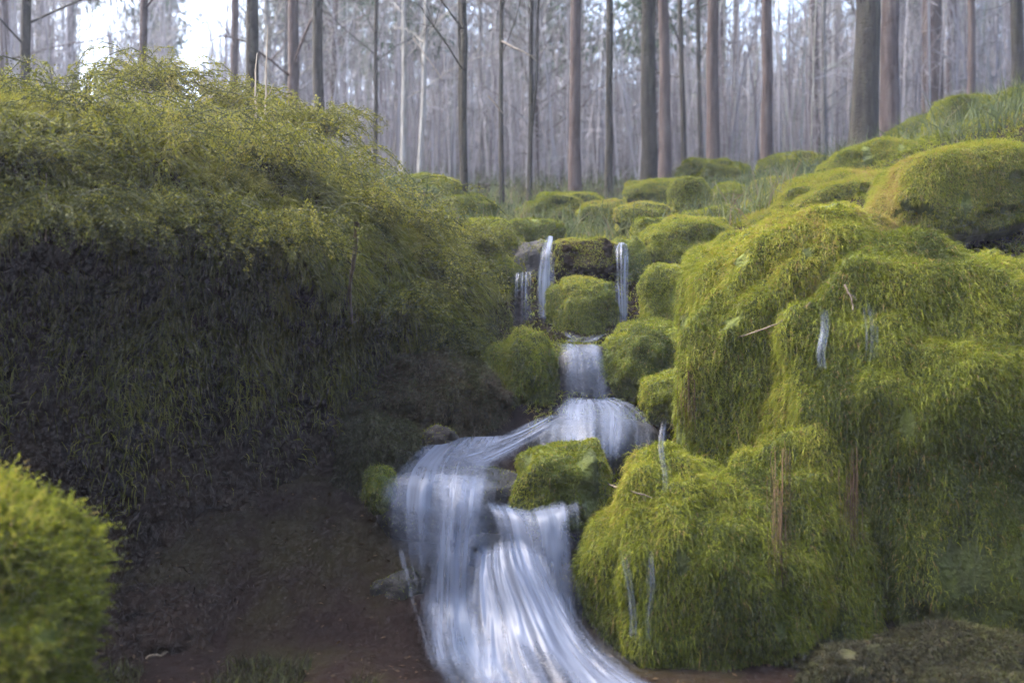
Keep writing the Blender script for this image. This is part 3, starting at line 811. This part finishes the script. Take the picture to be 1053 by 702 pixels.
# ------------------------------------------------------------------ tubes, trees
def tube(path, rad, sides=8):
    path = np.asarray(path); n = len(path)
    tg = unit(np.gradient(path, axis=0))
    ref = np.array([.31, .87, .38]) if abs(tg[0, 2]) > .5 else np.array([0, 0, 1.0])
    a = unit(np.cross(tg, ref)); b = np.cross(tg, a)
    th = np.linspace(0, 2 * math.pi, sides, endpoint=False)
    ring = a[:, None] * np.cos(th)[None, :, None] + b[:, None] * np.sin(th)[None, :, None]
    V = path[:, None] + ring * np.asarray(rad)[:, None, None]
    i = np.arange(n - 1)[:, None] * sides; j = np.arange(sides)[None]
    F = np.stack([i + j, i + (j + 1) % sides, i + sides + (j + 1) % sides, i + sides + j], -1).reshape(-1, 4)
    return V.reshape(-1, 3), F


def join(parts):
    Vs, Fs, o = [], [], 0
    for v, f in parts:
        Vs.append(v); Fs.append(f + o); o += len(v)
    return np.concatenate(Vs), np.concatenate(Fs)


def trunk_path(r, H, lean, wob=.05):
    n = 26
    t = np.linspace(0, 1, n)
    p = np.stack([lean * H * t + wob * np.cumsum(r.normal(size=n)) * .35, .5 * wob * np.cumsum(r.normal(size=n)) * .35, H * t], -1)
    return p


def bare_branches(r, tp, H, r0, start, nb, blen, tw=5):
    parts = []
    n = len(tp)
    for i in range(nb):
        t = start + (1 - start) * r.random() ** .9
        q = np.array([np.interp(t, np.linspace(0, 1, n), tp[:, c]) for c in range(3)])
        az = r.random() * 6.283
        L = blen * (1 - .6 * t) * (.5 + .8 * r.random())
        up = .25 + .6 * r.random()
        s = np.linspace(0, 1, 8)[:, None]
        d = np.array([math.cos(az), math.sin(az), 0])
        pth = q + d * L * s + np.array([0, 0, 1]) * L * (up * s + .25 * s ** 2 - .3 * s ** 3) + np.cumsum(r.normal(size=(8, 3)), 0) * .03 * L * s
        rb = max(.006, r0 * .28 * (1 - t * .6)) * np.linspace(1, .25, 8)
        parts.append(tube(pth, rb, 4))
        for k_ in range(tw):
            a = r.integers(2, 7)
            d2 = unit(d * .6 + r.normal(size=3) * .6 + np.array([0, 0, .35]))
            L2 = L * .4 * (.5 + r.random())
            s2 = np.linspace(0, 1, 5)[:, None]
            p2 = pth[a] + d2 * L2 * s2 + np.cumsum(r.normal(size=(5, 3)), 0) * .04 * L2 * s2
            parts.append(tube(p2, max(.004, rb[a] * .55) * np.linspace(1, .4, 5), 3))
    q4 = [(v, f) for v, f in parts]
    return join(q4)


def needle_crown(r, tp, H, start, nb, blen, leaf=.16):
    LV, LT = [], []
    n = len(tp)
    for i in range(nb):
        t = start + (1 - start) * (i + r.random()) / nb
        q = np.array([np.interp(t, np.linspace(0, 1, n), tp[:, c]) for c in range(3)])
        az = r.random() * 6.283
        L = blen * (1.08 - t) * (.6 + .6 * r.random())
        d = np.array([math.cos(az), math.sin(az), 0])
        m = 34
        s = (.15 + .85 * r.random(m))[:, None]
        c = q + d * L * s + np.array([0, 0, 1]) * L * (.15 * s - .45 * s ** 2) + r.normal(size=(m, 3)) * np.array([.14, .14, .06])
        dd = unit(d * .4 + r.normal(size=(m, 3)) * .5 + np.array([0, 0, -.9]))
        w = unit(np.cross(dd, r.normal(size=(m, 3))))
        ll = leaf * (.7 + r.random((m, 1)))
        LV.append(np.stack([c - w * ll * .18, c + w * ll * .18, c + dd * ll + w * ll * .06, c + dd * ll - w * ll * .06], 1).reshape(-1, 3))
        LT.append(np.repeat(np.clip(.5 + r.normal(size=m) * .25, 0, 1), 4))
    V = np.concatenate(LV)
    return V, np.arange(len(V)).reshape(-1, 4), np.concatenate(LT)


def make_tree(label, x, y, r0, H, lean, bark, kind, seed, group, start=.3, nb=16, blen=2.2, wob=.05, fork=None, z=None, tw=5):
    r = np.random.default_rng(seed)
    zb = float(height(x, y)) - .15 if z is None else z
    e = empty('conifer_tree' if kind == 'conifer' else 'bare_tree', (x, y, zb))
    tag(e, label, 'tree', group)
    tp = trunk_path(r, H, lean, wob)
    t = np.linspace(0, 1, len(tp))
    rad = r0 * (1 - .72 * t) * (1 + .55 * np.exp(-t * H / .35))
    tv, tf = tube(tp, rad, 12)
    pr = [(tv, tf)]
    if fork:
        for (h, az, dx, rr) in fork:
            i0 = int(h / H * (len(tp) - 1))
            q = np.array([np.interp(h / H, t, tp[:, c]) for c in range(3)])
            s = np.linspace(0, 1, 14)[:, None]
            Hf = H * .6 - h
            pth = q + np.array([dx, .1, 0]) * (s ** .6) + np.array([0, 0, 1]) * Hf * s + np.cumsum(r.normal(size=(14, 3)), 0) * .012
            pr.append(tube(pth, rr * (1 - .6 * s[:, 0]), 8))
    tv, tf = join(pr)
    mesh_obj('trunk', tv, tf, bark, e)
    if kind == 'conifer':
        V, F, T = needle_crown(r, tp, H, start, nb * 6, blen)
        mesh_obj('crown', V, F, NEEDLE, e, smooth=False, tint=T)
    else:
        V, F = bare_branches(r, tp, H, r0, start, nb, blen, tw) if nb else (None, None)
        if nb:
            # triangular and square tubes share quads
            mesh_obj('crown', V, F, bark, e)
    return e


# trees one can tell apart: px, Y, width px, lean, bark, kind, label
NEAR = [
 (478, 11.5, 8, -.012, BARK, 'bare', 'dark forked tree on the rim just left of the upper waterfalls', dict(fork=[(1.1, 0, .10, .03), (.5, 0, -.14, .022), (1.7, 0, -.12, .028)], nb=10)),
 (517, 13, 5, .0, BARK, 'bare', 'slender straight dark trunk first to the right of the forked tree', {}),
 (543, 13, 5, .02, BARK, 'bare', 'slender leaning trunk with a pale dead stem, second to the right of the forked tree', dict(fork=[(1.0, 0, .22, .018)], nb=12)),
 (592, 15, 13, .0, BARKR, 'conifer', 'reddish brown trunk straight above the left upper waterfall', {}),
 (626, 14, 8, .0, BARK, 'bare', 'thin dark trunk before the brightest gap of sky in the middle', {}),
 (667, 14, 17, .004, BARK, 'conifer', 'thick olive dark trunk right of the brightest gap of sky', {}),
 (684, 17, 13, .0, BARKR, 'conifer', 'paler brown trunk touching the right side of the thick olive one', {}),
 (430, 17, 5, .012, BARKP, 'bare', 'pale slim trunk leaning right, left of the forked tree', {}),
 (414, 18, 6, .0, BARKP, 'bare', 'pale slim straight trunk, left neighbour of the leaning pale one', {}),
 (703, 18, 6, .0, BARK, 'bare', 'thin dark trunk between the thick olive trunk and the brown one', {}),
 (722, 19, 5, -.012, BARK, 'bare', 'thin dark trunk leaning left against the brown trunk', {}),
 (734, 16, 14, .0, BARKR, 'conifer', 'brown trunk above the skyline dome boulders', {}),
 (789, 15, 12, .0, BARKR, 'bare', 'reddish dark trunk alone between the brown trunk and the two thick dark ones', {}),
 (838, 22, 11, .0, BARKR, 'conifer', 'faint misty trunk just left of the two thick dark ones', {}),
 (888, 13, 27, .0, BARK, 'conifer', 'thickest dark trunk at the upper right, left one of the pair', {}),
 (916, 14, 19, .0, BARKR, 'conifer', 'dark brown trunk, right one of the thick pair at the upper right', {}),
 (958, 20, 22, .0, BARKR, 'conifer', 'broad misty trunk right of the thick pair', {}),
 (998, 18, 8, .01, BARKR, 'bare', 'slim misty trunk between the broad misty one and the right edge', {}),
 (1047, 14, 13, .0, BARK, 'bare', 'dark trunk cut by the right edge of the photo', {}),
 (258, 12, 14, .0, BARK, 'conifer', 'dark trunk rising from the left bank beside the brightest white sky gap', {}),
 (300, 15, 13, .0, BARKR, 'bare', 'brown trunk, middle one of three behind the left bank', {}),
 (331, 14, 12, .0, BARK, 'conifer', 'dark trunk, right one of three behind the left bank', {}),
 (150, 13, 9, .01, BARKR, 'bare', 'brown trunk on the left bank between the two white sky gaps', {}),
 (30, 12, 11, .0, BARK, 'bare', 'dark trunk near the upper left corner', {}),
 (384, 17, 5, .01, BARK, 'bare', 'thin dark trunk between the three left trunks and the pale pair', {}),
 (240, 18, 9, .0, BARKR, 'conifer', 'misty trunk close behind the dark one beside the brightest sky gap', {}),
]
for i, (px, Yd, w, lean, bark, kind, lab, kw) in enumerate(NEAR):
    x = (px - 526.5) * S * Yd
    a = dict(start=.12, nb=26, blen=2.2, wob=.03, tw=7)
    if kind == 'conifer': a.update(start=.42, nb=8, blen=2.4)
    a.update(kw)
    lean = lean + rng.normal() * .012
    make_tree(lab, x, Yd, w * S * Yd / 2, 12 + 3 * rng.random(), lean, bark, kind, 500 + i, 'trees on the rim above the falls', **a)

# far trees: a few kinds built once, then copied with their parts
FARLAB = {'bare': 'slender bare tree fading into the mist of the far wood', 'conifer': 'dark conifer fading into the mist of the far wood'}
protos = []
for i in range(4):
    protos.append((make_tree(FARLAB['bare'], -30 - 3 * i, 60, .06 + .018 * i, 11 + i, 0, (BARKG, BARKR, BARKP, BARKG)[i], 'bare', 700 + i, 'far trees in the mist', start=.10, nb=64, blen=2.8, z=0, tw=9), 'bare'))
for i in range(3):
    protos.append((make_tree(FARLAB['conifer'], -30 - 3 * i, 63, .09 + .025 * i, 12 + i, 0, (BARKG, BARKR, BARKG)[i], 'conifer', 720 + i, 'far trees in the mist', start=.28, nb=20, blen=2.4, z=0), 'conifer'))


def copy_tree(o, loc, rz, sc):
    c = o.copy(); COL.objects.link(c); c.location = loc; c.rotation_euler = (0, 0, rz); c.scale = (sc, sc, sc)
    for ch in o.children:
        d = ch.copy(); COL.objects.link(d); d.parent = c
    return c


GAPS = [(84, 104), (182, 208), (634, 654), (806, 830)]
placed = 0
used = set()
while placed < 110:
    Yd = 19 + 36 * rng.random() ** 1.1
    px = -60 + 1170 * rng.random()
    if any(a - 6 < px < b + 6 for a, b in GAPS) and rng.random() < .99:
        continue
    x = (px - 526.5) * S * Yd
    pr = int(rng.choice(7, p=[.19, .19, .1, .19, .11, .11, .11]))
    o, kd = protos[pr]
    loc = (x, Yd, float(height(x, Yd)) - .15)
    rz, sc = rng.random() * 6.28, .75 + .5 * rng.random()
    if pr not in used:
        used.add(pr); o.location = loc; o.rotation_euler = (0, 0, rz); o.scale = (sc,) * 3
    else:
        copy_tree(o, loc, rz, sc)
    placed += 1

# ------------------------------------------------------------------ undergrowth on the slope (nobody could count it)
N = 26000
ys = 9.3 + 26 * rng.random(N) ** 1.5
xs_ = (-60 + 1170 * rng.random(N) - 526.5) * S * ys
m = (fbm(np.stack([xs_ * .6, ys * .6, 0 * ys], -1), 90, 3) > -.25)
xs_, ys = xs_[m], ys[m]
pz = height(xs_, ys)
pp = np.stack([xs_, ys, pz], -1)
V, F = strands(pp, np.tile([0, 0, 1.0], (len(pp), 1)), .34, .012, .4, 1.0, .35)
tag(mesh_obj('undergrowth', V, F, UNDER, smooth=False, tint=np.repeat(patch_tint(pp, 95, .5, .4, st=(.8, .8, .8)), 5)), kind='stuff')
# thicket of bare stems and twigs that closes the far wood
THICK = leaf_mat('haze_pale_twigs', [(0, (.12, .105, .11)), (.5, (.23, .215, .225)), (.85, (.33, .32, .33)), (1, (.18, .21, .16))], .15)  # twig colour paled toward grey, distance haze put into the paint
N = 13000
ys = 19 + 34 * rng.random(N)
xs_ = (-90 + 1230 * rng.random(N) - 526.5) * S * ys
pp = np.stack([xs_, ys, height(xs_, ys)], -1)
hts = 2.0 + 4.5 * rng.random(N) ** 1.4
up = np.tile([0, 0, 1.0], (N, 1))
qx = xs_ / (S * ys) + 526.5
clear = np.zeros(N, bool)
for a_, b_ in GAPS[:2]:
    clear |= (qx > a_ - 3) & (qx < b_ + 3) & (rng.random(N) < .93)
pp = pp[~clear]; hts = hts[~clear]; N = len(pp); up = np.tile([0, 0, 1.0], (N, 1))
V1, F1 = strands(pp, up, hts, .03, .05, 1.6, .12)
kk = rng.integers(0, N, 70000)
fr_ = rng.random(70000)
tp_ = pp[kk] + np.array([0, 0, 1.0]) * (hts[kk] * fr_ * .9)[:, None] + rng.normal(size=(70000, 3)) * .12
V2, F2 = strands(tp_, unit(rng.normal(size=(70000, 3)) * np.array([1, 1, .5]) + np.array([0, 0, .5])), .8, .013, .15, 1.0, .4)
V, F = np.concatenate([V1, V2]), np.concatenate([F1, F2 + len(V1)])
T = np.concatenate([np.repeat(rng.random(N), 5), np.repeat(rng.random(70000), 5)])
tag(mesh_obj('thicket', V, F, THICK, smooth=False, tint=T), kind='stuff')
# moss on the ground between the boulders
gxy = np.stack([rng.uniform(.1, 6, 80000), rng.uniform(5.8, 12, 80000)], -1)
gz = height(gxy[:, 0], gxy[:, 1])
e_ = .05
nx = -(height(gxy[:, 0] + e_, gxy[:, 1]) - gz) / e_; ny = -(height(gxy[:, 0], gxy[:, 1] + e_) - gz) / e_
gn = unit(np.stack([nx, ny, np.ones_like(nx)], -1))
gp = np.stack([gxy[:, 0], gxy[:, 1], gz], -1)
V, F = strands(gp, gn, .08, .007, 1.0)
tag(mesh_obj('ground_moss', V, F, MOSS, smooth=False, tint=np.repeat(patch_tint(gp, 99, .55, .35), 5)), kind='stuff')
# low grass by the foot of the bank
gxy = np.concatenate([np.stack([rng.uniform(-2.0, -1.0, 5000), rng.uniform(3.9, 5.0, 5000)], -1), np.stack([rng.uniform(-.75, -.3, 1500), rng.uniform(4.2, 4.7, 1500)], -1)])
gp = np.concatenate([gxy, height(gxy[:, 0], gxy[:, 1])[:, None]], 1)
gp = gp[fbm(gp * np.array([2.5, 2.5, 0]), 55, 2) > -.1]
V, F = strands(gp, np.tile([0, 0, 1.0], (len(gp), 1)), .08, .006, .3, 1.0, .4)
tag(mesh_obj('grass', V, F, SHADE_DARKMOSS, smooth=False, tint=np.repeat(rng.random(len(gp)) * .7, 5)), kind='stuff')


# ------------------------------------------------------------------ sticks and stems
def stick(label, pts, wpx, mat, name='stick', cat='stick', group=None, seed=0, rest=False):
    r = np.random.default_rng(900 + seed)
    if rest:
        pts = [(a_, b_, hit(a_, b_, -.015 if rest is True else -rest) or y_) for a_, b_, y_ in pts]
    p = np.array([P(*q) for q in pts])
    t = np.linspace(0, 1, len(p)); tt = np.linspace(0, 1, 24)
    pth = np.stack([np.interp(tt, t, p[:, c]) for c in range(3)], -1)
    k3 = np.pad(pth, ((2, 2), (0, 0)), 'edge'); pth = sum(k3[i:i + 24] for i in range(5)) / 5
    pth = pth + np.cumsum(r.normal(size=pth.shape), 0) * .002
    L = np.linalg.norm(p[-1] - p[0])
    rad = wpx * S * p[0, 1] / 2 * np.linspace(1, .45, 24)
    parts = [tube(pth, rad, 7)]
    for a in (8, 15):                                 # short side twigs
        d = unit(np.array([r.normal(), r.normal() * .4, r.normal() + .3])) * .5 + unit(pth[a + 1] - pth[a]) * .8
        s = np.linspace(0, 1, 6)[:, None]
        parts.append(tube(pth[a] + d * L * .18 * s + np.cumsum(r.normal(size=(6, 3)), 0) * .003, rad[a] * .5 * np.linspace(1, .4, 6), 5))
    V, F = join(parts)
    o = pth[-1] if pth[-1][2] < pth[0][2] else pth[0]
    ob = mesh_obj(name, V - o, F, mat)
    ob.location = o
    tag(ob, label, cat, group)
    return ob


stick('long brown stick standing against the dark left bank', [(367, 228, 6.3), (365, 255, 6.25), (360, 290, 6.25), (361, 335, 6.2)], 6, DULLWOOD, seed=1, rest=.16)
stick('pale bent branch hanging between the slender trunks', [(515, 42, 12.6), (530, 50, 12.5), (545, 56, 12.5), (552, 63, 12.6)], 2.2, PALEWOOD, 'branch', 'branch', seed=2)
stick('short pale twig beside the slender straight trunk', [(502, 98, 12.4), (510, 108, 12.4), (517, 118, 12.6)], 1.8, PALEWOOD, 'branch', 'branch', seed=3)
stick('thin pale branch crossing above the forked tree on its left', [(424, 38, 14), (440, 60, 14), (456, 82, 14)], 1.6, PALEWOOD, 'branch', 'branch', seed=4)
stick('short forked twig lying on the bright slope', [(868, 292, 5.8), (876, 304, 5.7), (879, 318, 5.6)], 2.5, DULLWOOD, 'twig', 'twig', seed=7, rest=True)
stick('thin twig slanting across the bright slope', [(835, 310, 5.75), (800, 330, 5.7), (740, 348, 5.7)], 2, DULLWOOD, 'twig', 'twig', seed=8, rest=True)
stick('thin twig lying on the wide boulder beside the lower cascade', [(625, 497, 4.95), (650, 504, 4.88), (672, 510, 4.86)], 2, DULLWOOD, 'twig', 'twig', seed=9, rest=True)
stick('broken twig on the soil near the foreground hummock', [(150, 677, 4.2), (172, 668, 4.3)], 3, DULLWOOD, 'twig', 'twig', seed=10, rest=True)

stick('left one of two thin white stems on the skyline of the left bank', [(263, 124, 7.3), (262, 95, 7.3), (264, 52, 7.35)], 2.2, PALEWOOD, 'pale_stem', 'stem', seed=11)
stick('right one of two thin white stems on the skyline of the left bank', [(272, 128, 7.3), (273, 90, 7.3), (275, 22, 7.35)], 2.4, PALEWOOD, 'pale_stem', 'stem', seed=12)
stick('thin pale stem low on the left bank near the left edge', [(48, 250, 5.3), (50, 215, 5.3), (51, 176, 5.35)], 1.8, PALEWOOD, 'pale_stem', 'stem', seed=13, rest=True)


def dead_grass(label, px, py0, py1, wpx, n_, seed):
    r = np.random.default_rng(seed)
    parts = []
    for k_ in range(n_):
        x0 = px + r.normal() * wpx * .5
        a_ = py0 + (py1 - py0) * .55 * r.random(); b_ = a_ + (py1 - a_) * (.5 + .5 * r.random())
        prev = None; pts = []
        for q in np.linspace(0, 1, 5):
            xx, yy = x0 + r.normal() * 1.2, a_ + (b_ - a_) * q
            y_ = hit(xx, yy)
            if y_ is None or (prev is not None and y_ > prev + .15): y_ = prev or 5.3
            y_ = min(y_, prev + .01) if prev is not None else y_
            prev = y_
            pts.append(P(xx, yy, y_ - .02 - .012 * r.random()))
        pts = np.array(pts); t = np.linspace(0, 1, 5); tt = np.linspace(0, 1, 12)
        pth = np.stack([np.interp(tt, t, pts[:, c]) for c in range(3)], -1)
        k5 = np.pad(pth, ((2, 2), (0, 0)), 'edge'); pth = sum(k5[i:i + 12] for i in range(5)) / 5
        parts.append((tube(pth, (.0014 + .0012 * r.random()) * np.linspace(1, .35, 12), 4), r.random()))
    V, F = join([p_ for p_, _ in parts])
    T = np.concatenate([np.full(len(p_[0]), t_) for p_, t_ in parts])
    o = V[V[:, 2].argmax()].copy()
    ob = mesh_obj('dead_grass_tuft', V - o, F, RUST, tint=T); ob.location = o
    tag(ob, label, 'dead grass', 'rusty dead grass hanging on the right boulders')


dead_grass('long rusty tuft of dead grass hanging right of the wide boulder beside the lower cascade', 804, 440, 615, 14, 26, 41)
dead_grass('brown tuft of dead grass hanging right of the long rusty one', 876, 450, 575, 10, 24, 42)
dead_grass('short brown tuft of dead grass at the left edge of the bright right slope', 706, 375, 450, 12, 22, 43)

# ------------------------------------------------------------------ mist
HAZE_DENS = 0.0018
hx, hy0, hy1, hb, ht = 60, -42, 80, -1.6, 34
hz = [(-hx, hy0, hb), (hx, hy0, hb), (hx, hy1, hb), (-hx, hy1, hb), (-hx, hy0, ht), (hx, hy0, ht), (hx, hy1, ht), (-hx, hy1, ht)]
m, n, l, out = new_mat('mist')
pv = n.new('ShaderNodeVolumePrincipled')
pv.inputs['Color'].default_value = (.84, .87, 1.0, 1)
pv.inputs['Density'].default_value = HAZE_DENS
pv.inputs['Anisotropy'].default_value = .2
l.new(pv.outputs[0], out.inputs['Volume'])
tag(mesh_obj('haze', hz, [(0, 3, 2, 1), (4, 5, 6, 7), (0, 1, 5, 4), (1, 2, 6, 5), (2, 3, 7, 6), (3, 0, 4, 7)], m, smooth=False), kind='stuff')
